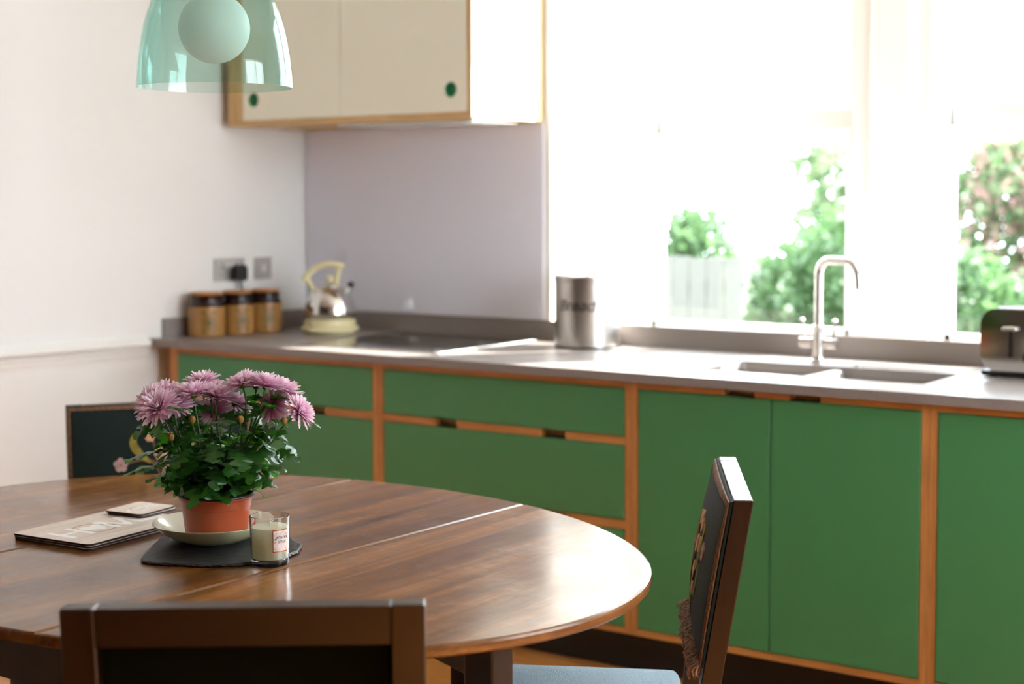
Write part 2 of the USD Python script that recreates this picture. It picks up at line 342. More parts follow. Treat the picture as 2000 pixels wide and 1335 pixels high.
cabinet(2, 'sink_cabinet', 'green two door cabinet below the sink with two finger slots in the top rail', doors([2.429], [(2.282, 2.379), (2.487, 2.579)]))
cabinet(3, 'door_cabinet', 'green single door cabinet at the right edge, below the toaster', doors([3.42], [(3.27, 3.36), (3.48, 3.57)]))

# worktop with cut-out, upstands
ZC = .92; CF = .7759
SX0, SX1, SY0, SY1, DV0, DV1 = 2.1065, 2.8019, -.5755, -.2776, 2.405, 2.455
plan = Polygon([(lw(-CF) + .002, -CF), (3.87, -CF), (3.87, -.002), (.002, -.002)])
sinkcut = rrect(SX0, SX1, SY0, SY1, .018)
wt = thing('worktop', 'long dark grey stone worktop with polished front edge over the green cabinets', 'worktop')
top = plan.buffer(-.002).difference(sinkcut)
obj(wt, 'slab', cat(prism(plan.difference(sinkcut.buffer(.001)), .8925, ZC - .002), prism(top, ZC - .0021, ZC)), 'worktop_grey', False)
obj(wt, 'upstand', box(.012, 3.87, -.015, -.001, ZC + .0002, .9912, .0015), 'worktop_edge', False)
lp = Polygon([(lw(-.02) + .001, -.02), (lw(-.02) + .015, -.02), (lw(-.715) + .015, -.715), (lw(-.715) + .001, -.715)])
obj(wt, 'upstand', prism(lp, ZC + .0002, .9912), 'worktop_edge', False)

# sink
sk = thing('sink', 'grey undermounted double sink, small left bowl and wide right bowl', 'sink')
def bowl(x0, x1, y0, y1, z0, z1, t=.006, r=.03):
    o, i = rrect(x0 - t, x1 + t, y0 - t, y1 + t, r), rrect(x0, x1, y0, y1, r - t)
    return cat(prism(o.difference(i), z0, z1), prism(o, z0 - t, z0))
obj(sk, 'bowl', bowl(SX0 + .004, DV0, SY0 + .004, SY1 - .004, .80, .8915), 'sink_grey', 40)
obj(sk, 'bowl', bowl(DV1, SX1 - .004, SY0 + .004, SY1 - .004, .76, .8915), 'sink_grey', 40)
obj(sk, 'divider', box(DV0 + .0065, DV1 - .0065, SY0 + .006, SY1 - .006, .85, .912, .006), 'sink_grey', 40)
for cx, z in (((SX0 + DV0) / 2, .80), ((DV1 + SX1) / 2, .76)):
    obj(sk, 'drain', at(lathe([(0, 0), (.04, 0), (.042, .002), (.036, .004), (.03, .002), (0, .002)]), cx, (SY0 + SY1) / 2, z), 'steel')

# tap
tp = thing('tap', 'brushed nickel swan neck mixer tap with two lever handles behind the sink', 'tap', (2.318, -.185, ZC + .0004), 0)
obj(tp, 'base', lathe([(0, 0), (.027, 0), (.027, .006), (.021, .010), (.0185, .02), (.0185, .095), (.020, .10), (.020, .112), (.014, .118), (0, .118)]), 'nickel')
dirx = np.array([.94, -.34, 0])
pth = np.vstack([np.array([[0, 0, .115], [0, 0, .20], [0, 0, .275]]), [dirx * (.045 - .045 * math.cos(a)) + np.array([0, 0, .275 + .045 * math.sin(a)]) for a in np.linspace(.2, PI / 2, 8)],
     [dirx * (.115 + .05 * math.sin(a)) + np.array([0, 0, .255 + .065 * math.cos(a)]) for a in np.linspace(0, PI / 2 + .05, 10)], [dirx * .167 + np.array([0, 0, .235])]])
obj(tp, 'spout', tube(pth, .0125, 16), 'nickel')
obj(tp, 'nozzle', at(trimesh.creation.cylinder(.0145, .012), *(dirx * .167), .231), 'nickel')
for s in (-1, 1):
    h = obj(tp, 'handle', cat(at(trimesh.creation.cylinder(.0155, .042), s * .040, 0, .060, ry=PI / 2), at(trimesh.creation.cylinder(.011, .02), s * .022, 0, .060, ry=PI / 2)), 'nickel')
    obj(h, 'lever', cat(tube([(s * .05, 0, .07), (s * .052, 0, .10), (s * .054, 0, .125)], [.005, .0036, .0034], 8), sphere(.0075, s * .0545, 0, .130, 2)), 'nickel')

# hob
hb = thing('hob', 'black glass induction hob with steel trim set on the worktop', 'hob')
obj(hb, 'glass_top', box(.553, 1.172, -.645, -.09, ZC + .0005, ZC + .006, .0015), 'hob_glass', False)
for b in ((.541, .5525, -.66, -.08), (1.1725, 1.186, -.66, -.08)): obj(hb, 'trim_strip', box(b[0], b[1], b[2], b[3], ZC + .0003, ZC + .0075, .003), 'steel', False)
obj(hb, 'trim_strip', box(.5527, 1.1723, -.66, -.6455, ZC + .0003, ZC + .0065, .002), 'steel', False)
for cx, cy, r in ((.70, -.50, .075), (.70, -.24, .10), (1.02, -.50, .10), (1.02, -.24, .075)):
    obj(hb, 'cooking_zone', at(lathe([(r, 0), (r + .0015, 0), (r + .0015, .0003), (r, .0003)]), cx, cy, ZC + .006), 'steel_brushed', False)

# splash panel
solo('splashback', box(.006, 1.163, -.0085, -.001, .9925, 1.705, .0008), 'panel_lilac', 'tall glossy lilac grey splashback panel behind the hob', 'splashback', smooth=False)

# ================================================================ wall cabinet
uc = thing('wall_cabinet', 'pale plywood wall cabinet with two cream doors and round green finger holes', 'cabinet')
DU, XU, ZU = .4347, 1.1564, 1.709; ZUT = 2.42
obj(uc, 'bottom_panel', box(.004, XU, -DU, -.010, ZU, ZU + .019, .0008), 'pale_ply_h', False)
obj(uc, 'top_panel', box(.004, XU, -DU, -.010, ZUT - .019, ZUT, .0008), 'pale_ply_h', False)
obj(uc, 'side_panel', box(.004, .081, -DU, -.010, ZU + .019, ZUT - .019, .0008), 'pale_ply_v', False)
obj(uc, 'side_panel', box(XU - .018, XU - .001, -DU, -.010, ZU + .019, ZUT - .019), 'pale_ply_v', False)
obj(uc, 'side_facing', box(XU - .001, XU + .0015, -DU + .002, -.046, ZU + .001, ZUT - .001), 'white_laminate', False, label='white laminate on the exposed end')
obj(uc, 'wall_batten', box(XU - .0009, XU + .008, -.044, -.0095, ZU, ZUT, .001), 'pale_ply_v', False)
def holed_door(x0, x1, hx, hz, r=.0265):
    p = sbox(x0 + .0015, ZU + .0205, x1 - .0015, ZUT - .0205).difference(Point(hx, hz).buffer(r, quad_segs=10))
    m = prism(p, 0, .018); v = np.array(m.vertices); m.vertices = np.c_[v[:, 0], -DU + .018 - v[:, 2], v[:, 1]]; return m
for x0, x1, hx in ((.081, .569, .137), (.569, 1.1384, 1.068)):
    d = obj(uc, 'door', holed_door(x0, x1, hx, 1.806), 'cream_laminate', False)
    ring = Point(0, 0).buffer(.0264, quad_segs=10).difference(Point(0, 0).buffer(.0235, quad_segs=10))
    m = cat(prism(ring, 0, .016), prism(Point(0, 0).buffer(.0264, quad_segs=10), -.003, .0005)); v = np.array(m.vertices)
    m.vertices = np.c_[v[:, 0] + hx, -DU + .0175 - v[:, 2], v[:, 1] + 1.806]
    obj(d, 'finger_cup', m, 'finger_green', False, label='round green lined finger hole')
eh = thing('extractor_hood', 'flat silver extractor hood under the wall cabinet', 'extractor hood')
obj(eh, 'casing', box(.50, 1.11, -.372, -.09, ZU - .012, ZU - .0003, .002), 'steel_brushed', False)
obj(eh, 'filter', box(.54, 1.07, -.35, -.14, ZU - .0145, ZU - .0118), 'steel', False)

# ================================================================ things on the worktop
def jar(label, x, y, sc=1.0):
    j = thing('storage_jar', label, 'jar', (x, y, ZC + .0003), RNG.uniform(-.3, .3), group='brown stoneware jars on the worktop')
    r = .064 * sc; h = .113
    obj(j, 'body', lathe([(0, 0), (r * .9, 0), (r * .985, .006), (r, .02), (r, h - .008), (r * .985, h), (r * .8, h), (0, h)]), 'jar_tan')
    obj(j, 'collar', lathe([(0, h), (r * .985, h), (r * .97, h + .008), (r * .90, h + .016), (r * .875, h + .024), (r * .90, h + .030), (r * .90, h + .040), (r * .84, h + .044), (0, h + .044)]), 'jar_glaze')
    obj(j, 'lid', lathe([(0, h + .0442), (r * .84, h + .0442), (r * .88, h + .046), (r * .88, h + .051), (r * .84, h + .053), (0, h + .053)]), 'jar_lid')
    th0 = -.96
    shapes = [Point(0, .055).buffer(.026).difference(Point(0, .055).buffer(.022))]
    for a in np.arange(6) / 6 * 2 * PI:
        shapes.append(affinity.rotate(affinity.scale(Point(0, .010).buffer(.0075), .55, 1.1), math.degrees(a), origin=(0, 0)))
        shapes[-1] = affinity.translate(shapes[-1], 0, .055)
    for s in (-1, 1):
        for zz in (.022, .093): shapes.append(affinity.rotate(affinity.scale(Point(s * .018, zz).buffer(.009), 1.2, .5), s * 35))
    m = prism(unary_union(shapes), 0, .0004).subdivide()
    obj(j, 'motif', wrap(m, r, th0 + .25, 0, .0002), 'jar_motif', False, label='olive botanical print')
jar('nearest brown stoneware jar with dark collar, leftmost of three by the left wall', .028, -.585, 1.06)
jar('middle brown stoneware jar with dark collar, between two alike', .044, -.440)
jar('farthest brown stoneware jar with dark collar, nearest the kettle', .060, -.305)
tb = thing('glass_tumbler', 'small clear glass tumbler in the worktop corner behind the kettle', 'glass', (.105, -.085, ZC + .0003))
obj(tb, 'body', lathe([(0, 0), (.027, 0), (.032, .075), (.030, .075), (.0255, .006), (0, .006)]), 'clear_glass')

# kettle
kt = thing('kettle', 'chrome dome kettle with cream base, cream handle and black spout tip', 'kettle', (.315, -.215, ZC + .0003), math.atan2(.574, .819))
obj(kt, 'base', lathe([(0, .004), (.088, .004), (.090, 0), (.094, 0), (.096, .006), (.106, .008), (.1115, .014), (.1115, .022), (.107, .027), (.0965, .0280), (.0955, .0305), (.0985, .033), (.0985, .053), (.097, .056), (0, .056)]), 'kettle_cream')
obj(kt, 'body', lathe([(0, .0562), (.098, .0562), (.0985, .08), (.096, .105), (.089, .130), (.077, .151), (.061, .167), (.046, .1755), (.040, .177), (0, .177)]), 'chrome', True)
obj(kt, 'lid', lathe([(0, .1772), (.040, .1772), (.040, .180), (.030, .187), (.012, .192), (0, .192)]), 'steel')
obj(kt, 'knob', lathe([(0, .192), (.006, .192), (.007, .198), (.0130, .204), (.0145, .212), (.011, .220), (0, .222)]), 'kettle_cream')
hd = obj(kt, 'handle', tube(bez((-.104, 0, .198), (-.07, 0, .250), (-.02, 0, .284), (.054, 0, .254), 16), [.011] + [.0125] * 14 + [.011], 12), 'kettle_cream')
obj(hd, 'bracket', tube([(-.088, 0, .213), (-.076, 0, .190), (-.064, 0, .166)], .0098, 10), 'kettle_cream')
obj(hd, 'bracket', tube([(.038, 0, .252), (.030, 0, .222), (.024, 0, .188), (.032, 0, .180)], .0105, 10), 'kettle_cream')
sp = obj(kt, 'spout', tube([(.050, 0, .146), (.066, 0, .166), (.075, 0, .178)], [.020, .0165, .0145], 14), 'chrome')
obj(sp, 'whistle', tube([(.073, 0, .176), (.081, 0, .187), (.086, 0, .196)], [.0135, .0125, .0105], 12), 'black_plastic')

# bread bin
BX, BY = 1.435, -.137
bb = thing('bread_bin', 'round brushed steel bread bin lettered Bread, on the worktop beside the splashback', 'bread bin', (BX, BY, ZC + .0003))
R = .114
obj(bb, 'body', lathe([(0, 0), (R - .003, 0), (R, .003), (R, .228), (R - .002, .230), (0, .230)], 72), 'steel_brushed')
obj(bb, 'foot_ring', lathe([(R - .002, .0005), (R + .0015, .0005), (R + .0015, .006), (R - .002, .006)], 72), 'black_plastic')
ld = obj(bb, 'lid', lathe([(0, .2302), (R + .002, .2302), (R + .002, .246), (R - .002, .250), (.03, .254), (0, .2545)], 72), 'steel_brushed')
obj(ld, 'knob', lathe([(0, .254), (.006, .254), (.004, .262), (.0075, .270), (.009, .275), (.006, .280), (0, .281)]), 'steel')
tx = centred(meshkit.text_mesh('Bread', .036, .0006, bold=True)); tx.vertices[:, 0] += .28 * tx.vertices[:, 1]; tx = tx.subdivide_to_size(.012) if hasattr(tx, 'subdivide_to_size') else tx
obj(bb, 'lettering', wrap(tx, R, math.radians(-77), .148, .0001), 'bin_ink', False, label='dark slanted lettering reading Bread')

# toaster
to = thing('toaster', 'polished chrome toaster with black base at the right end of the worktop', 'toaster', (3.04, -.22, ZC + .0003))
sh = rrect(-.175, .175, .018, .196, .045)
def facing_y(poly, y0, y1):
    m = prism(poly, y0, y1); v = np.array(m.vertices); m.vertices = np.c_[v[:, 0], -v[:, 2], v[:, 1]]; return m
obj(to, 'shell', facing_y(sh, -.085, .072), 'chrome', 40)
obj(to, 'front_panel', facing_y(sh.buffer(-.014), .0722, .079), 'chrome', 40)
obj(to, 'base', box(-.172, .172, -.07, .08, .004, .0178, .003), 'black_plastic', False)
for sx in (-1, 1):
    for sy in (-1, 1): obj(to, 'foot', at(trimesh.creation.cylinder(.012, .004, sections=16), sx * .14, sy * .055, .002), 'black_plastic')
for sx in (-.085, .085):
    obj(to, 'lever_slot', box(sx - .006, sx + .006, -.0805, -.0788, .06, .15), 'black_plastic', False)
    obj(to, 'lever', box(sx - .022, sx + .022, -.098, -.0808, .135, .148, .004), 'steel', False)
    obj(to, 'dial', at(trimesh.creation.cylinder(.017, .014, sections=28), sx + .055, -.0865, .062, rx=PI / 2), 'black_plastic')
    for k in range(3): obj(to, 'button', at(trimesh.creation.cylinder(.007, .006, sections=16), sx + .055, -.082, .095 + .022 * k, rx=PI / 2), 'steel')
    obj(to, 'bread_slot', box(sx - .062, sx + .062, -.02, .015, .19, .1966), 'black_plastic', False)

# sockets on the left wall
def on_wall(m):
    """m is modelled with x along the wall, y up, z out of the wall; returns it turned to stand in the plane of the left wall."""
    v = np.array(m.vertices); m = m.copy(); m.vertices = np.c_[v[:, 2], v[:, 0], v[:, 1]]; return m
WR = -math.atan(WK)
so = thing('double_socket', 'brushed steel double power socket on the left wall above the jars', 'socket', (lw(-.398) + .0005, -.398, 1.163), WR)
obj(so, 'plate', on_wall(box(-.0735, .0735, -.043, .043, 0, .007, .0015)), 'steel_brushed', False)
for s in (-1, 1):
    for q_ in (box(s * .036 - .003, s * .036 + .003, .006, .018, .0068, .0078), box(s * .036 - .014, s * .036 - .006, -.022, -.016, .0068, .0078), box(s * .036 + .006, s * .036 + .014, -.022, -.016, .0068, .0078)): obj(so, 'pin_hole', on_wall(q_), 'black_plastic', False)
    obj(so, 'rocker', on_wall(box(s * .010 - .006, s * .010 + .006, .012, .030, .0068, .0105, .001)), 'socket_white', False)
pg = thing('plug', 'black mains plug with grey cable in the double socket', 'plug', (lw(-.365) + .0085, -.365, 1.152), WR)
obj(pg, 'body', on_wall(prism(Polygon([(-.026, -.024), (-.014, -.034), (.014, -.034), (.026, -.024), (.026, .016), (.014, .030), (-.014, .030), (-.026, .016)]), .0, .034)), 'black_plastic', 40)
obj(pg, 'cable', tube([(.018, 0, -.032), (.020, .006, -.06), (.022, .012, -.10), (.018, .016, -.15), (.016, .02, -.20), (.018, .03, -.2285)], .0045, 10), 'grey_cable')
sw = thing('light_switch', 'brushed steel single switch plate on the left wall above the farthest jar', 'switch', (lw(-.232) + .0005, -.232, 1.163), WR)
obj(sw, 'plate', on_wall(box(-.043, .043, -.043, .043, 0, .007, .0015)), 'steel_brushed', False)
obj(sw, 'rocker', on_wall(box(-.008, .008, -.013, .013, .0068, .0115, .001)), 'socket_white', False)

# ================================================================ dining table
TZ = .75
tt = thing('dining_table', 'large oval brown wooden drop leaf dining table on dark square legs', 'table')
th = np.linspace(0, 2 * PI, 145)[:-1]; e1 = np.array([.9950, -.0998]); e2 = np.array([.0998, .9950])
OV = Polygon([tuple(np.array([2.108, -2.520]) + .9006 * math.cos(a) * e1 + .6792 * math.sin(a) * e2) for a in th])
J1 = [(1.806, -2.92), (1.851, -1.80)]; J2 = [(2.330, -3.25), (2.3725, -1.85)]
def jx(J, y): return J[0][0] + (J[1][0] - J[0][0]) * (y - J[0][1]) / (J[1][1] - J[0][1])
def strip(xa, xb): return Polygon([(xa(-4), -4), (xb(-4), -4), (xb(-1), -1), (xa(-1), -1)])
g = .0012
parts = [('tabletop', strip(lambda y: jx(J1, y) + g, lambda y: jx(J2, y) - g)), ('leaf', strip(lambda y: -3, lambda y: jx(J1, y) - g)), ('leaf', strip(lambda y: jx(J2, y) + g, lambda y: 6))]
def edge_top(poly):
    ms = []
    prof = [(.006, .000), (.0015, .004), (0, .010), (0, .016), (.002, .0195), (.006, .0215)]
    rings = [poly.buffer(-d).exterior for d, _ in prof]
    n = 200; v = []
    for rg, (d, z) in zip(rings, prof):
        base = poly.exterior
        v += [(*rg.interpolate(rg.project(base.interpolate(t, normalized=True))).coords[0], TZ - .0215 + z) for t in np.arange(n) / n]
    f = []
    for i in range(len(prof) - 1):
        for k in range(n):
            a, b = i * n + k, i * n + (k + 1) % n; f += [(a, b, b + n), (a, b + n, a + n)]
    side = trimesh.Trimesh(np.array(v), np.array(f), process=False)
    if side.area and side.face_normals[n // 2] @ np.array([*(np.array(v[n // 4][:2]) - np.array(poly.centroid.coords[0])), 0]) < -10: side.invert()
    cap = lambda k: Polygon([p[:2] for p in v[k * n:(k + 1) * n]]).buffer(0)
    t_ = prism(cap(len(prof) - 1), TZ - .004, TZ); b_ = prism(cap(0), TZ - .0215, TZ - .019)
    return cat(side, t_, b_)
for nm, st in parts: obj(tt, nm, edge_top(OV.intersection(st)), 'table_wood', 25)
fx0, fx1, fy0, fy1 = 1.88, 2.30, -3.04, -2.00
for x, y_ in ((fx0, fy0), (fx1, fy0), (fx0, fy1), (fx1, fy1), (2.896, -2.745), (1.37, -2.46)):
    obj(tt, 'leg', box(x - .029, x + .029, y_ - .029, y_ + .029, 0, TZ - .022, .003), 'table_wood_dark', False)
for b in ((fx0 - .012, fx0 + .012, fy0 + .03, fy1 - .03), (fx1 - .012, fx1 + .012, fy0 + .03, fy1 - .03)): obj(tt, 'apron', box(*b, .60, TZ - .022), 'table_wood_dark', False)
for b in ((fx0 + .03, fx1 - .03, fy0 - .012, fy0 + .012), (fx0 + .03, fx1 - .03, fy1 - .012, fy1 + .012)): obj(tt, 'apron', box(*b, .60, TZ - .022), 'table_wood_dark', False)
for (xa, ya), (xb, yb) in (((fx1, -2.5), (2.896, -2.745)), ((fx0, -2.5), (1.37, -2.46))):
    for z in (.13, .66):
        L = math.hypot(xb - xa, yb - ya); obj(tt, 'gate_rail', at(box(.012, L - .03, -.014, .014, z, z + .045, .002), xa, ya, 0, rz=math.atan2(yb - ya, xb - xa)), 'table_wood_dark', False)
for x in (fx0, fx1): obj(tt, 'stretcher', box(x - .016, x + .016, fy0 + .03, fy1 - .03, .10, .145, .003), 'table_wood_dark', False)

# ================================================================ chairs
RK = .167; W2 = .2375; ZP0, ZP1 = .600, .897
def B(x, z, off): return np.c_[x, -(np.asarray(z) - .45) * RK + off, z]
def bulge(x, z):
    u = np.clip(1 - (np.asarray(x) / W2) ** 2, 0, 1) ** .5; w = np.clip(1 - ((np.asarray(z) - (ZP0 + ZP1) / 2) / ((ZP1 - ZP0) / 2)) ** 2, 0, 1) ** .5
    return .005 + .025 * u * w
def raked(m):
    v = np.array(m.vertices); m = m.copy(); m.vertices = np.c_[v[:, 0], v[:, 1] - np.maximum(v[:, 2] - .45, 0) * RK, v[:, 2]]; return m
def on_pad(poly, h=.0022, off=.0):
    m = prism(poly, 0, h)
    for _ in range(2): m = m.subdivide()
    v = np.array(m.vertices); m.vertices = B(v[:, 0], v[:, 1], bulge(v[:, 0], v[:, 1]) + v[:, 2] + off); m.invert(); return m
def blob(pts, w):
    """one run of satin stitch: parallel strands along a curve"""
    from shapely.geometry import LineString
    c_ = bez(*[np.array(p, float) for p in pts], n=14); t_ = np.gradient(c_, axis=0); t_ /= np.linalg.norm(t_, axis=1)[:, None]; nn = np.c_[-t_[:, 1], t_[:, 0]]
    if w < .004: return LineString(c_).buffer(w)
    taper = np.sin(PI * np.linspace(.12, .9, 14))[:, None]
    return unary_union([LineString(c_ + nn * taper * w * o).buffer(.0017, quad_segs=2) for o in (-1, -.5, 0, .5, 1)])
def make_chair(label, loc, rz):
    c = thing('dining_chair', label, 'chair', loc, rz, group='old oak dining chairs around the table')
    for s in (-1, 1):
        m = box(s * W2, s * (W2 - .045), -.036, 0, .40, .90, .0022).subdivide().subdivide()
        lo = box(s * W2, s * (W2 - .045), -.036, 0, 0, .40, .003); v = np.array(lo.vertices); lo.vertices = np.c_[v[:, 0], v[:, 1] - (.40 - v[:, 2]) * .12, v[:, 2]]
        obj(c, 'stile', cat(raked(m), lo), 'chair_oak', False)
    obj(c, 'top_rail', raked(box(-W2 + .0452, W2 - .0452, -.0355, -.0005, .845, .8995, .0012)), 'chair_oak_rail', False)
    obj(c, 'lower_rail', raked(box(-W2 + .0455, W2 - .0455, -.030, 0, .585, .628, .002)), 'chair_oak_rail', False)
    obj(c, 'back_cloth', raked(box(-W2 + .046, W2 - .046, -.014, -.004, .629, .844)), 'tapestry_back', False, label='dark cloth on the rear of the backrest')
    nx, nz = 33, 21; X, Z = np.meshgrid(np.linspace(-W2, W2, nx), np.linspace(ZP0, ZP1, nz)); X, Z = X.ravel(), Z.ravel()
    v = np.vstack([B(X, Z, bulge(X, Z)), B(X, Z, np.full(len(X), .0005))]); f = []; n = nx * nz
    for i in range(nz - 1):
        for k in range(nx - 1):
            a = i * nx + k; f += [(a, a + nx + 1, a + 1), (a, a + nx, a + nx + 1), (n + a, n + a + 1, n + a + nx + 1), (n + a, n + a + nx + 1, n + a + nx)]
    bd = [*range(nx), *[nx * i + nx - 1 for i in range(1, nz)], *[nx * (nz - 1) + k for k in range(nx - 2, -1, -1)], *[nx * i for i in range(nz - 2, 0, -1)]]
    for a, b in zip(bd, bd[1:] + bd[:1]): f += [(a, b, n + b), (a, n + b, n + a)]
    pad = obj(c, 'backrest_pad', trimesh.Trimesh(v, f, process=False), 'tapestry', 50, label='dark green woven tapestry backrest')
    fr = sbox(-W2 + .001, ZP0, W2 - .001, ZP1 - .001).difference(sbox(-W2 + .0095, ZP0 + .002, W2 - .0095, ZP1 - .0095))
    obj(pad, 'braid', on_pad(fr, .0028), 'braid', 40, label='brown woven braid edging')
    ux = lambda u: -(u - 290) / 329 * .475
    vz = lambda q: .90 - (q - 790) / 3076 * 4.12
    P2 = lambda u, q: (ux(u), vz(q))
    for pts, w, mt in (((P2(247, 846), P2(226, 862), P2(246, 884), P2(266, 900)), .0085, 'thread_olive'), ((P2(258, 912), P2(240, 912), P2(246, 934), P2(262, 952)), .009, 'thread_sage'),
                       ((P2(330, 850), P2(352, 866), P2(340, 900), P2(318, 915)), .0085, 'thread_olive'), ((P2(345, 905), P2(362, 920), P2(350, 940), P2(332, 950)), .008, 'thread_sage'), ((P2(300, 925), P2(286, 940), P2(296, 955), P2(306, 968)), .008, 'thread_olive')):
        obj(pad, 'embroidered_leaf', on_pad(blob(pts, w)), mt, False)
    for u, q, r, mt in ((215, 904, .017, 'thread_pink'), (366, 880, .016, 'thread_pink')):
        s = unary_union([Point(ux(u) + r * .6 * math.cos(a), vz(q) + r * .6 * math.sin(a)).buffer(r * .5) for a in np.arange(5) / 5 * 2 * PI + .3]); obj(pad, 'embroidered_flower', on_pad(s), mt, False)
    for u, q, r in ((268, 852, .014), (288, 848, .013), (306, 856, .013), (286, 886, .017), (300, 920, .016), (322, 880, .015), (310, 945, .013)):
        s = unary_union([Point(ux(u) + r * .55 * math.cos(a), vz(q) + r * .55 * math.sin(a)).buffer(r * .5) for a in np.arange(6) / 6 * 2 * PI]); obj(pad, 'embroidered_flower', on_pad(s, .0026), 'thread_peach', False)
    for pts in ((P2(222, 903), P2(240, 898), P2(255, 890), P2(285, 905)), (P2(265, 900), P2(280, 905), P2(290, 930), P2(292, 985)), (P2(360, 885), P2(340, 900), P2(310, 915), P2(294, 950)), (P2(272, 858), P2(278, 880), P2(285, 900), P2(290, 925))):
        obj(pad, 'embroidered_stem', on_pad(blob(pts, .0028), .0016), 'thread_brown', False)
    rg = np.random.default_rng(3); ms = []
    for x in np.repeat(np.linspace(-W2 + .004, W2 - .004, 75), 2):
        L = rg.uniform(.020, .036); o = rg.uniform(.002, .024); p0 = B([x + rg.uniform(-.002, .002)], [ZP0 + rg.uniform(0, .006)], [rg.uniform(.006, .013)])[0]
        w_ = rg.uniform(-.004, .004, 4); ms.append(tube([p0, p0 + (w_[0], o * .7, -L * .25), p0 + (w_[1], o, -L * .6), p0 + (w_[2], o * .8, -L)], [.0018, .0021, .0019, .0011], 5))
    obj(c, 'fringe', cat(ms), 'fringe_wool', 60, label='knotted wool fringe hanging below the backrest', kind='stuff')
    # seat
    ol = Polygon([(-.215, .002), (.215, .002), (.238, .43), (-.238, .43)]).buffer(-.02).buffer(.02, quad_segs=6)
    fh = [(0, .425), (.0, .44), (-.004, .452), (-.012, .461), (-.03, .467), (-.07, .471), (-.12, .473)]
    n = 96; v = []
    for d, z in fh:
        rg_ = ol.buffer(d).exterior if d else ol.exterior
        v += [(*rg_.interpolate(rg_.project(ol.exterior.interpolate(t, normalized=True))).coords[0], z) for t in np.arange(n) / n]
    f = []
    for i in range(len(fh) - 1):
        for k in range(n): a, b = i * n + k, i * n + (k + 1) % n; f += [(a, b, b + n), (a, b + n, a + n)]
    v += [(0, .215, .4735), (0, .215, .425)]; e = (len(fh) - 1) * n
    for k in range(n): f += [(e + k, e + (k + 1) % n, len(v) - 2), ((k + 1) % n, k, len(v) - 1)]
    m = trimesh.Trimesh(np.array(v), np.array(f), process=False); trimesh.repair.fix_normals(m)
    obj(c, 'seat', m, 'seat_fabric', 60, label='pale blue grey woven seat')
    tr = ol.buffer(.004).exterior; ms = []
    for t in np.arange(120) / 120:
        p = tr.interpolate(t, normalized=True)
        if p.y > .01: ms.append(sphere(.0065, p.x, p.y, .424, 1, (1, 1, 1.25)))
    obj(c, 'seat_braid', cat(ms), 'seat_braid', True, label='dark scalloped braid around the seat edge', kind='stuff')
    for s in (-1, 1):
        obj(c, 'seat_rail', box(s * .205, s * .228, .003, .415, .365, .4245, .002), 'chair_oak', False)
        obj(c, 'front_leg', box(s * .228, s * .186, .385, .427, 0, .364, .003), 'chair_oak', False)
        obj(c, 'stretcher', box(s * .222, s * .200, -.01, .384, .14, .172, .002), 'chair_oak', False)
    obj(c, 'front_rail', box(-.204, .204, .395, .418, .365, .4245, .002), 'chair_oak_rail', False)
    return c
def chair_pose(cx, cy, fx, fy):
    l = math.hypot(fx, fy); fx, fy = fx / l, fy / l
    return (cx + .111 * fx, cy + .111 * fy, 0), math.atan2(-fx, fy)
p, r = chair_pose(3.004, -2.060, -.86, -.51)
chair0 = make_chair('dark oak chair with blue grey seat, side on at the right end of the table', p, r)
p, r = chair_pose(2.903, -3.300, -.608, .794)
copy_of(chair0, p, r, 'dark oak chair in the near foreground, seen from behind')
p, r = chair_pose(1.194, -1.892, .83, -.56)
copy_of(chair0, p, r, 'dark oak chair at the far left of the table, embroidered floral backrest facing us')

# ================================================================ things on the table
# slate
rg = np.random.default_rng(5)
sp_ = Polygon([(2.103, -2.769), (2.040, -2.690), (1.979, -2.603), (1.958, -2.53), (1.985, -2.475), (2.06, -2.43), (2.196, -2.452), (2.262, -2.492), (2.296, -2.535), (2.306, -2.58), (2.302, -2.63), (2.278, -2.685), (2.222, -2.73), (2.160, -2.757)]).buffer(-.03).buffer(.030)
ex = sp_.exterior; n = 170; v = []
for kz, (dz, dd) in enumerate(((0, -.004), (.0022, .0), (.0045, -.001), (.006, -.004))):
    for t in np.arange(n) / n:
        q = ex.interpolate(t, normalized=True); c_ = np.array(sp_.centroid.coords[0]); d = np.array([q.x, q.y]) - c_; L = np.linalg.norm(d)
        w = dd + .0055 * (meshkit.noise(np.array([[q.x * 150, q.y * 150, kz * 1.7]]), 3)[0] - .5) + .006 * (meshkit.noise(np.array([[q.x * 30, q.y * 30, 0]]), 8)[0] - .5)
        v.append((*(c_ + d * (1 + w / L)), TZ + .0002 + dz))
f = []
for i in range(3):
    for k in range(n): a, b = i * n + k, i * n + (k + 1) % n; f += [(a, b, b + n), (a, b + n, a + n)]
m = trimesh.Trimesh(np.array(v), np.array(f), process=False)
slm = cat(m, prism(Polygon([q[:2] for q in v[3 * n:]]).buffer(0), TZ + .0055, TZ + .0062), prism(Polygon([q[:2] for q in v[:n]]).buffer(0), TZ + .0002, TZ + .001))
solo('slate_mat', slm, 'slate', 'dark grey rough edged slate mat under the cream bowl', 'slate mat', smooth=25)

# bowl
PX, PY = 2.092, -2.556
bw = thing('bowl', 'shallow cream ceramic bowl on the slate mat holding the flower pot', 'bowl', (PX - .004, PY - .003, TZ + .0064))
obj(bw, 'body', lathe([(0, 0), (.060, 0), (.066, .002), (.085, .010), (.104, .021), (.117, .033), (.121, .0375), (.1205, .0385)], 72), 'bowl_cream', True)
obj(bw, 'inside', lathe([(.1205, .0385), (.119, .0380), (.113, .0335), (.100, .0225), (.082, .0125), (.064, .0045), (0, .004)], 72), 'bowl_inside', True, label='glossy pale glaze inside')

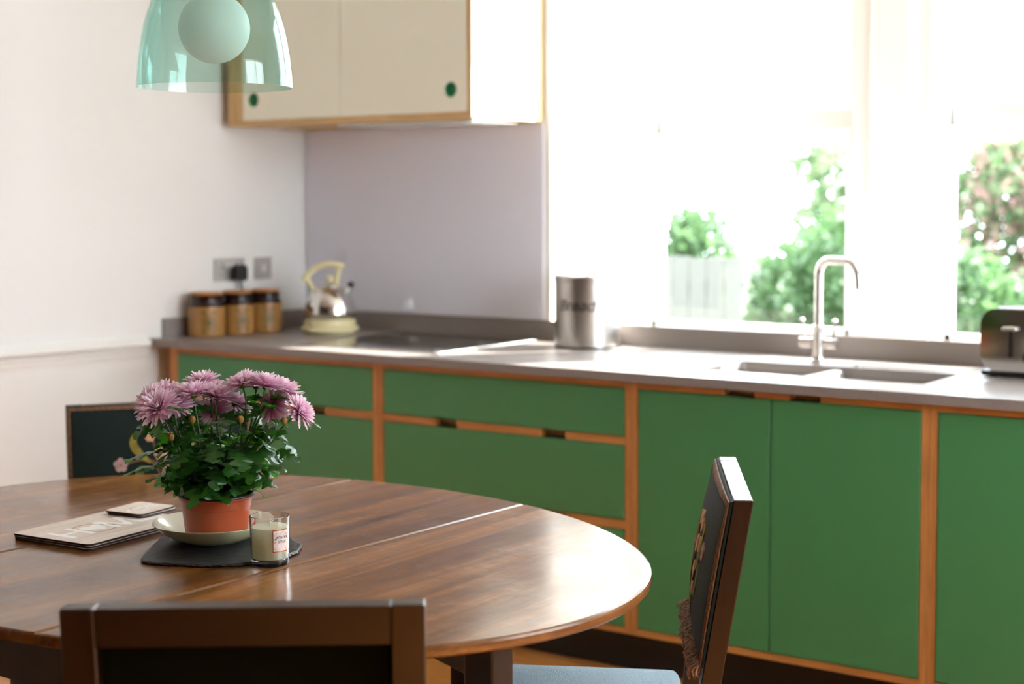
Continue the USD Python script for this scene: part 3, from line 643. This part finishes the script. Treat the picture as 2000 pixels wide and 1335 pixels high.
# potted chrysanthemum; local x runs along the picture, y away
A0 = math.atan2(.574, .819)
pl = thing('potted_chrysanthemum', 'pink flowering chrysanthemum in a terracotta coloured pot standing in the cream bowl', 'potted plant', (PX, PY, TZ + .0108), A0)
H = .088
obj(pl, 'pot', lathe([(0, 0), (.058, 0), (.060, .002), (.0665, .060), (.0672, .062), (.0685, .0635), (.0705, .076), (.0715, .080), (.0745, .0815), (.0755, .085), (.0745, H), (.0720, H), (.0705, .080), (.058, .004), (0, .004)], 64), 'terracotta', 25)
obj(pl, 'pot_lip', lathe([(.0722, H - .001), (.0758, .0855), (.0764, .088), (.0750, .0905), (.0722, .0905), (.0712, .088)], 64), 'pot_rim', True)
gx = np.random.default_rng(11)
m = trimesh.creation.icosphere(4, 1.0); v = np.array(m.vertices); nz_ = meshkit.noise(v * 14, 2); m.vertices = np.c_[v[:, 0] * .070, v[:, 1] * .070, np.maximum(v[:, 2], -.4) * .012 + .078 + .006 * (nz_ - .5)]
obj(pl, 'soil', m, 'soil', 30)
def frame(d):
    d = np.array(d, float); d /= np.linalg.norm(d); a = np.cross((0, 0, 1.0), d)
    a = np.array([1.0, 0, 0]) if np.linalg.norm(a) < 1e-4 else a / np.linalg.norm(a)
    return a, np.cross(d, a), d
def petal(L, W, e0, e1, tw, rows=7):
    """strip in the plane of (radial, up); rows of three points; returns vertices, faces, tone"""
    t = np.linspace(0, 1, rows); e = e0 + (e1 - e0) * t; ds = L / (rows - 1)
    r = np.concatenate([[0], np.cumsum(np.cos(e[:-1]) * ds)]); z = np.concatenate([[0], np.cumsum(np.sin(e[:-1]) * ds)])
    w = W * np.interp(t, [0, .2, .5, .75, .9, 1], [.34, .55, .88, 1.0, .86, .36])
    cup = .26 * w
    v = []
    for i in range(rows):
        nx_, nz2 = -math.sin(e[i]), math.cos(e[i])
        for s in (-1, 0, 1): v.append((r[i] + (nx_ * cup[i] if s else 0), s * w[i] / 2 + tw * t[i] ** 2, z[i] + (nz2 * cup[i] if s else 0)))
    f = []
    for i in range(rows - 1):
        for s in range(2): a = i * 3 + s; f += [(a, a + 3, a + 4), (a, a + 4, a + 1)]
    return np.array(v), np.array(f), np.repeat(t, 3)
def flower(pos, nrm, dia, seed, opened=1.0):
    g_ = np.random.default_rng(seed); a, b, d = frame(nrm); M = np.stack([a, b, d], 1); pos = np.array(pos, float); R0 = dia / 2
    inner, it, no = [], [], 0
    rings = ((24, 1.00, -.06, .12, .0076), (22, .95, .22, .36, .0076), (18, .86, .50, .68, .0072), (15, .74, .80, 1.02, .0066), (11, .58, 1.08, 1.36, .0058), (7, .42, 1.35, 1.6, .0050))
    outer = []
    for ri, (cnt, ln_, e0, e1, W) in enumerate(rings):
        for k in range(cnt):
            ph = 2 * PI * (k + .5 * ri + g_.uniform(-.25, .25)) / cnt
            v, f, t = petal(R0 * ln_ * g_.uniform(.86, 1.06), W * g_.uniform(.85, 1.1) * dia / .08, (e0 + g_.uniform(-.14, .14)) * opened, (e1 + g_.uniform(-.28, .2)) * opened, g_.uniform(-.004, .004))
            v[:, 0] += .0045 + .0008 * (4 - ri); v[:, 2] += .0012 * ri
            c_, s_ = math.cos(ph), math.sin(ph); v = np.c_[v[:, 0] * c_ - v[:, 1] * s_, v[:, 0] * s_ + v[:, 1] * c_, v[:, 2]] @ M.T + pos
            tone = np.clip(t * .95 + .03 + .03 * ri + g_.uniform(-.08, .08), 0, 1)
            if ri < 1 and seed % 100 < 12 and seed >= 100: outer.append((v, f, tone))
            else: inner.append(v); it.append(f + no); no += len(v); outer_t.append(tone)
    return np.vstack(inner), np.vstack(it), outer
def calyx(pos, nrm, s=1.0):
    a, b, d = frame(nrm); M = np.stack([a, b, d], 1); m = lathe([(0, -.006), (.003, -.006), (.0065, -.002), (.0085, .002), (.006, .004), (0, .004)], 14); m.vertices = np.array(m.vertices) * s @ M.T + np.array(pos); return m
PXM = .0010176; Z0 = TZ + .0108
def LP(u, v_, away): return ((u - 428) * PXM * (1 + away / 3.13), away, 1.4286 - (v_ - 390) * PXM * (1 + away / 3.13) - Z0)
# u, v, depth offset, facing (picture-right, away, up), diameter
FL = [((330, 786), -.060, (-.15, -.72, .68), .078), ((306, 774), -.02, (-.75, -.35, .56), .072), ((322, 762), .01, (-.45, -.2, .87), .076), ((345, 762), .03, (-.1, -.15, .98), .074), ((356, 780), -.035, (.15, -.5, .85), .070), ((397, 737), .045, (-.08, -.05, 1.0), .070), ((390, 761), -.025, (-.22, .05, .97), .084),
      ((434, 766), -.005, (.18, .05, .97), .082), ((415, 757), .03, (.0, .0, 1.0), .074), ((482, 742), -.005, (-.45, .05, .88), .078), ((504, 744), .025, (.02, .1, 1.0), .082), ((529, 744), -.012, (.16, .08, .97), .080), ((556, 752), .02, (.42, .10, .89), .076),
      ((541, 782), -.005, (.35, .72, -.25), .068), ((596, 794), -.02, (.80, -.35, .48), .064), ((459, 779), .04, (.1, .4, .8), .062), ((424, 790), .015, (.05, .5, -.6), .064), ((372, 788), .03, (-.2, .2, .4), .058)]
heads = []
for i, ((u, v_), aw, nrm, dia) in enumerate(FL):
    outer_t = []; pos = LP(u, v_ + 6, aw)
    vi, fi, outer = flower(pos, nrm, dia, 40 + i if i > 11 else 100 + i)
    hdp = obj(pl, 'flower_head', trimesh.Trimesh(vi, fi, process=False), 'petal', True, attr=np.concatenate(outer_t))
    obj(hdp, 'calyx', calyx(pos, nrm, dia / .075), 'calyx_green', True)
    for v, f, t in outer: obj(hdp, 'petal', trimesh.Trimesh(v, f, process=False), 'petal', True, attr=t)
    heads.append((np.array(pos), np.array(nrm, float) / np.linalg.norm(nrm)))
# stems, buds, leaves
LO = np.array([(0, .010), (.06, .012), (.12, .03), (.16, .12), (.21, .22), (.25, .21), (.28, .08), (.31, .07), (.35, .22), (.41, .36), (.46, .42), (.50, .38), (.53, .16), (.56, .13), (.61, .27), (.67, .37), (.72, .35), (.77, .15), (.81, .12), (.87, .20), (.92, .19), (.97, .11), (1.0, .02)])
def leaf(pos, d, L, droop, fold, g_, wide=1.0, roll=0.0):
    t = LO[:, 0]; w = LO[:, 1] * L * .92 * wide
    d = np.array(d, float); d /= np.linalg.norm(d); side = np.cross(d, (0, 0, 1.0)); side /= np.linalg.norm(side) + 1e-9; nrm = np.cross(side, d)
    c_, s_ = math.cos(roll), math.sin(roll); side, nrm = side * c_ + nrm * s_, nrm * c_ - side * s_
    ph = g_.uniform(0, 6); v = []
    for i in range(len(t)):
        mid = np.array(pos) + d * L * t[i] + nrm * L * (-droop * t[i] ** 2 + .12 * t[i]); wv = .05 * L * math.sin(9 * t[i] + ph)
        for s in (-1, -.5, 0, .5, 1): v.append(mid + side * s * w[i] + nrm * (fold * abs(s) * w[i] - .25 * abs(s) ** 2 * w[i] + wv * s * abs(s)))
    v = np.array(v); f = []
    for i in range(len(t) - 1):
        for s in range(4): a = i * 5 + s; f += [(a, a + 1, a + 6), (a, a + 6, a + 5)]
    return trimesh.Trimesh(v, np.array(f), process=False)
lg = np.random.default_rng(21)
stem_paths = []
for i, (hp, hn) in enumerate(heads):
    a = math.atan2(hp[1], hp[0]) + lg.uniform(-.4, .4); r0 = lg.uniform(.008, .038)
    base = np.array([r0 * math.cos(a), r0 * math.sin(a), .078]); top = hp - hn * .004
    path = bez(base, base + (hp[0] * .25, hp[1] * .25, .07), top - hn * .05 - np.array([0, 0, .012]), top, 14)
    obj(pl, 'stem', tube(path, np.linspace(.0026, .0016, 14), 7), 'stem_green', True); stem_paths.append(path)
for u, v_, aw in ((355, 849, -.07), (395, 815, -.06), (490, 815, -.065), (572, 818, -.05)):
    q = np.array(LP(u, v_, aw)); obj(pl, 'bud', sphere(.0068, *q, 2, (1, 1, 1.15)), 'bud_brown', True)
    obj(pl, 'stem', tube(bez(q - (0, 0, .006), q * (.9, .8, 1) - (0, 0, .04), q * (.55, .2, 1) - (0, 0, .075), n=8), .0013, 6), 'stem_green', True)
def put_leaf(pos, d, L, droop, fold, wide=1.0, roll=0.0):
    obj(pl, 'leaf', leaf(pos, d, L, droop, fold, lg, wide, roll), ('mum_leaf', 'mum_leaf_b')[int(lg.integers(2))], True)
for path in stem_paths:
    a0 = lg.uniform(0, 6.28)
    for k, fr_ in enumerate((.18, .28, .38, .48, .58, .68, .78, .88)):
        q = path[int(fr_ * 13)]; a = a0 + k * 2.4 + lg.uniform(-.4, .4); out = np.array([q[0], q[1], 0]); out = out / (np.linalg.norm(out) + .02)
        d = np.array([math.cos(a), math.sin(a), 0]) * .8 + out * .75 + np.array([0, 0, lg.uniform(-.05, .55)])
        put_leaf(q, d, lg.uniform(.060, .084) * (1 - .28 * fr_), lg.uniform(.25, .7), lg.uniform(.05, .4), lg.uniform(.85, 1.1), lg.uniform(-.6, .6))
for k in range(44):                                            # the skirt of old leaves round the pot
    a = k / 22 * 2 * PI + lg.uniform(-.1, .1); r0 = lg.uniform(.02, .05); z = lg.uniform(.095, .18)
    put_leaf((r0 * math.cos(a), r0 * math.sin(a), z), (math.cos(a), math.sin(a), lg.uniform(-.15, .4)), lg.uniform(.062, .092), lg.uniform(.2, .6), lg.uniform(.0, .4), lg.uniform(.9, 1.15), lg.uniform(-.7, .7))
# the leaves that stand out at the outline
for u, v_, aw, d, L in ((355, 875, -.02, (-1, -.1, -.02), .10), (340, 905, -.03, (-1, -.3, .0), .085), (345, 820, -.02, (-1, -.1, .05), .055), (510, 840, -.03, (.8, -.5, .2), .075), (560, 855, -.02, (.7, -.2, -.5), .05), (545, 875, -.03, (1, -.3, -.15), .06), (505, 930, -.06, (1, -.4, -.1), .06),
                        (360, 925, -.06, (-.9, -.6, .1), .06), (395, 800, -.07, (-.4, -.6, .3), .06), (455, 815, -.07, (.3, -.9, .1), .06), (520, 905, -.06, (.8, -.5, .1), .07), (440, 860, -.08, (.1, -1, -.3), .065), (400, 870, -.08, (-.5, -.9, -.3), .065), (480, 880, -.08, (.5, -.9, -.2), .07)):
    put_leaf(LP(u, v_, aw), d, L, .3, .15, 1.1, lg.uniform(-.3, .3))

# candle
cd = thing('candle', 'cream scented candle in a clear glass tumbler with a copper edged Winter Spice label', 'candle', (2.310, -2.632, TZ + .0003))
RG = .0372
obj(cd, 'glass_jar', lathe([(0, 0), (.031, 0), (.034, .0015), (.0352, .005), (RG, .091), (RG - .0004, .0925), (RG - .0014, .0925), (RG - .002, .091), (.0325, .014), (.030, .0115), (0, .011)], 72), 'clear_glass', 40)
obj(cd, 'wax', lathe([(0, .0122), (.0295, .0122), (.0318, .0150), (.0342, .0715), (.0335, .0722), (.010, .0712), (0, .0712)], 64), 'wax', 40)
obj(cd, 'wick', tube([(0, 0, .071), (.0006, 0, .078), (.002, .0005, .086)], .0011, 8), 'wick')
LC = math.radians(-12)
def cyl_patch(w, h, z, off, nn=16):
    m = prism(sbox(-w / 2, -h / 2, w / 2, h / 2), 0, .0002); m = m.subdivide().subdivide().subdivide().subdivide(); return wrap(m, RG, LC, z, off)
lbm = cyl_patch(.034, .042, .050, -.0002); lb = obj(cd, 'label', lbm, 'label_copper', False, label='copper foil edged paper label')
obj(lb, 'label_face', cyl_patch(.031, .038, .050, .0001), 'label_paper', False)
for txt, h, z in (('WINTER', .0046, .0562), ('SPICE', .0046, .0484)):
    obj(lb, 'lettering', wrap(centred(meshkit.text_mesh(txt, h, .0002)), RG, LC + .045, z, .0004), 'ink', False, label='black hand lettering reading ' + txt)
mk = [Point(x, y_).buffer(.0008) for x, y_ in ((-.0125, .004), (-.013, -.004), (-.012, -.015), (.010, -.015), (-.010, .014), (.004, .0155), (.012, .012))] + [affinity.rotate(sbox(-.0135, -.0015, -.0105, -.0008), 30), affinity.rotate(sbox(-.0135, .0018, -.0105, .0024), -20)]
obj(lb, 'print_mark', wrap(prism(unary_union(mk), 0, .0002), RG, LC, .050, .0004), 'ink', False)

# place mats and coasters
MA = math.radians(4.6)
def heart(s):
    t = np.linspace(0, 2 * PI, 40)[:-1]; return Polygon(np.c_[16 * np.sin(t) ** 3, 13 * np.cos(t) - 5 * np.cos(2 * t) - 2 * np.cos(3 * t) - np.cos(4 * t)] * s / 16)
def home_text(o, w, h, z):
    """HOME with a heart in the O, reading along +y with its feet toward +x"""
    def turn(m, tx_): v = np.array(m.vertices); m = m.copy(); m.vertices = np.c_[-v[:, 1], v[:, 0] + tx_, v[:, 2] + z]; m.invert() if m.volume < 0 else None; return m
    for ch, px_ in (('H', -.36), ('M', .14), ('E', .40)): obj(o, 'letter', turn(centred(meshkit.text_mesh(ch, h, .0003, bold=True)), px_ * w), 'mat_letter', False)
    ring = affinity.scale(Point(0, 0).buffer(h * .56), 1.15, 1).difference(affinity.scale(Point(0, 0).buffer(h * .50), 1.15, 1))
    obj(o, 'engraved_ring', turn(prism(ring, 0, .0002), -.11 * w), 'mat_engraving', False); obj(o, 'heart', turn(prism(heart(h * .42), 0, .0003), -.11 * w), 'mat_letter', False)
def board(name, label, cat_, cx, cy, z, w, l, rz, grp, text=None, t=.0042):
    o = thing(name, label, cat_, (cx, cy, z), rz, grp)
    pl_ = rrect(-w / 2, w / 2, -l / 2, l / 2, .012)
    obj(o, 'board', cat(prism(pl_, 0, t * .9)), 'mat_edge', False); obj(o, 'veneer', prism(pl_.buffer(-.0004), t * .9, t), 'mat_wood', False)
    if text: home_text(o, *text, t + .0001)
MX, MY = 1.826, -2.612
for k, (lab, dx, da) in enumerate((('bottom wooden place mat of the stack on the table', .004, -.01), ('middle wooden place mat of the stack', .002, .008), ('top pale wooden place mat lettered HOME with a heart, left of the bowl', 0, 0))):
    board('place_mat', lab, 'place mat', MX + dx, MY, TZ + .0003 + k * .0044, .214, .300, MA + da, 'stack of wooden place mats', (.26, .075) if k == 2 else None)
CX_, CY_ = 1.782, -2.478
for k, (lab, dx, da) in enumerate((('lower wooden coaster under the HOME lettered coaster', .003, .0), ('upper pale wooden coaster lettered HOME on the place mat stack', 0, .05))):
    board('coaster', lab, 'coaster', CX_ + dx, CY_ + dx, TZ + .0003 + 3 * .0044 + .0006 + k * .0044, .102, .112, MA + da, 'wooden coasters on the place mats', (.10, .024) if k == 1 else None)

# ================================================================ pendant lamp
LX, LY, LZ = 2.084, -2.536, 1.650
pd = thing('pendant_lamp', 'teal glass bell pendant lamp with a white opal globe over the table', 'lamp', (LX, LY, LZ))
pr = [(.1530, 0), (.1515, .025), (.1480, .060), (.1425, .095), (.1345, .130), (.1235, .163), (.1095, .190), (.090, .210), (.068, .222), (.042, .226)]
inner_ = [(r_ - .0028, z_ - .001 if z_ > .2 else z_) for r_, z_ in pr][::-1]
obj(pd, 'shade', lathe(pr + inner_ + [pr[0]], 96), 'lamp_glass', 40, label='teal tinted clear glass bell shade')
obj(pd, 'globe', sphere(.0695, 0, 0, .1165, 4), 'opal_glass', True, label='white frosted opal globe')
obj(pd, 'gallery', lathe([(0, .178), (.030, .178), (.034, .182), (.034, .196), (.046, .228), (.046, .233), (.020, .240), (.014, .262), (.006, .272), (0, .272)], 40), 'nickel')
obj(pd, 'cord', tube([(0, 0, .27), (0, 0, .6), (0, 0, CEIL - LZ - .03)], .0032, 8), 'grey_cable')
obj(pd, 'ceiling_rose', lathe([(0, CEIL - LZ - .001), (.05, CEIL - LZ - .001), (.048, CEIL - LZ - .016), (.02, CEIL - LZ - .03), (0, CEIL - LZ - .03)]), 'white_gloss')

# ================================================================ garden
tag(obj(None, 'garden_ground', box(-16, 16, .57, 26, .18, .22), 'lawn', False), kind='structure')
def bush(name, label, cat_, loc, blobs, n, size, mats, seed, stem_h, grp=None):
    t = thing(name, label, cat_, loc, 0, grp); g_ = np.random.default_rng(seed)
    obj(t, 'stem', cat([tube([(0, 0, 0), (bx * .4, by * .4, bz * .6), (bx, by, bz)], [.035, .025, .01], 6) for bx, by, bz, *_ in blobs]), 'bark', True)
    per = [b[3] * b[4] * b[5] for b in blobs]; V, Fc, k = [[] for _ in mats], [[] for _ in mats], [0] * len(mats)
    for (bx, by, bz, rx, ry, rz), pw in zip(blobs, per):
        for _ in range(int(n * pw / sum(per))):
            d = g_.normal(size=3); d /= np.linalg.norm(d); rr = g_.uniform(.35, 1) ** .5
            p_ = np.array([bx, by, bz]) + d * (rx, ry, rz) * rr * (1 + .25 * (meshkit.noise(np.array([d * 3 + bx]), seed)[0] - .5))
            a = g_.normal(size=3); a /= np.linalg.norm(a); b = np.cross(a, g_.normal(size=3)); b /= np.linalg.norm(b); L = size * g_.uniform(.6, 1.3)
            mi = int(g_.integers(len(mats))); V[mi] += [p_, p_ + a * L * .5 + b * L * .28, p_ + a * L + np.cross(a, b) * L * .12, p_ + a * L * .5 - b * L * .28]; q = k[mi]
            Fc[mi] += [(q, q + 1, q + 2), (q, q + 2, q + 3)]; k[mi] += 4
    for mi, mt in enumerate(mats): obj(t, 'foliage', trimesh.Trimesh(np.array(V[mi]), np.array(Fc[mi]), process=False), mt, False, kind='stuff')
GZ = .22
bush('garden_shrub', 'rounded green shrub low outside the left window, left of the tap', 'shrub', (-1.0, 4.75, GZ), [(0, 0, .80, .34, .28, .36), (.22, .1, .82, .24, .26, .34), (-.15, 0, .5, .3, .3, .35)], 3000, .085, ['garden_green', 'garden_green_b'], 1, .5)
bush('garden_shrub', 'broad green shrub outside the left window, directly behind the tap', 'shrub', (.13, 5.2, GZ), [(-.40, 0, .48, .34, .3, .46), (.02, .0, .62, .40, .3, .55), (.38, 0, .50, .34, .3, .50), (.3, .1, .95, .28, .25, .36)], 5200, .085, ['garden_green', 'garden_green_b', 'garden_green_b'], 2, .5)
bush('garden_tree', 'loose pale tree rising behind the shrubs outside the left window', 'tree', (-.66, 7.0, GZ), [(.05, 0, 1.3, .42, .4, .42), (-.30, 0, 1.58, .22, .2, .26), (.30, 0, 1.15, .35, .3, .5), (-.46, 0, 2.1, .16, .15, .26), (-.1, .1, .8, .5, .4, .4), (.22, 0, 1.55, .2, .2, .2)], 3000, .10, ['garden_pale', 'garden_green', 'garden_pale'], 3, 1.2)
bush('garden_tree', 'pink and green flowering tree outside the right window', 'tree', (1.0, 6.8, GZ), [(0, 0, 1.30, .70, .4, .50), (-.35, 0, 1.10, .45, .3, .55), (.5, 0, 1.2, .5, .4, .5)], 7000, .09, ['garden_pink', 'garden_pale', 'garden_green_b'], 4, 1.0)
bush('garden_shrub', 'small green shrub low outside the right window, beside the toaster', 'shrub', (1.14, 4.6, GZ), [(0, 0, .50, .30, .25, .42), (.3, .1, .40, .3, .25, .3)], 2600, .085, ['garden_green', 'garden_green_b'], 5, .4)
fc = thing('garden_fence', 'pale painted board fence section outside the left window', 'fence', (-.40, 4.05, GZ))
for k in range(5): obj(fc, 'board', box(-.30 + k * .125, -.30 + k * .125 + .118, 0, .02, 0, .84 + .01 * (k % 2), .003), 'fence_paint', False)
for z in (.2, .65): obj(fc, 'rail', box(-.31, .33, .0205, .05, z, z + .06), 'fence_paint', False)
gw = thing('garden_wall', 'low pale stone garden wall running behind the shrubs', 'wall', (0, 5.75, GZ))
for c_ in range(3):
    for k in range(14): x0 = -2.6 + k * .42 + .2 * (c_ % 2); obj(gw, 'stone', box(x0, x0 + .41, 0, .22, c_ * .125, c_ * .125 + .12, .012), 'stone_pale', False)
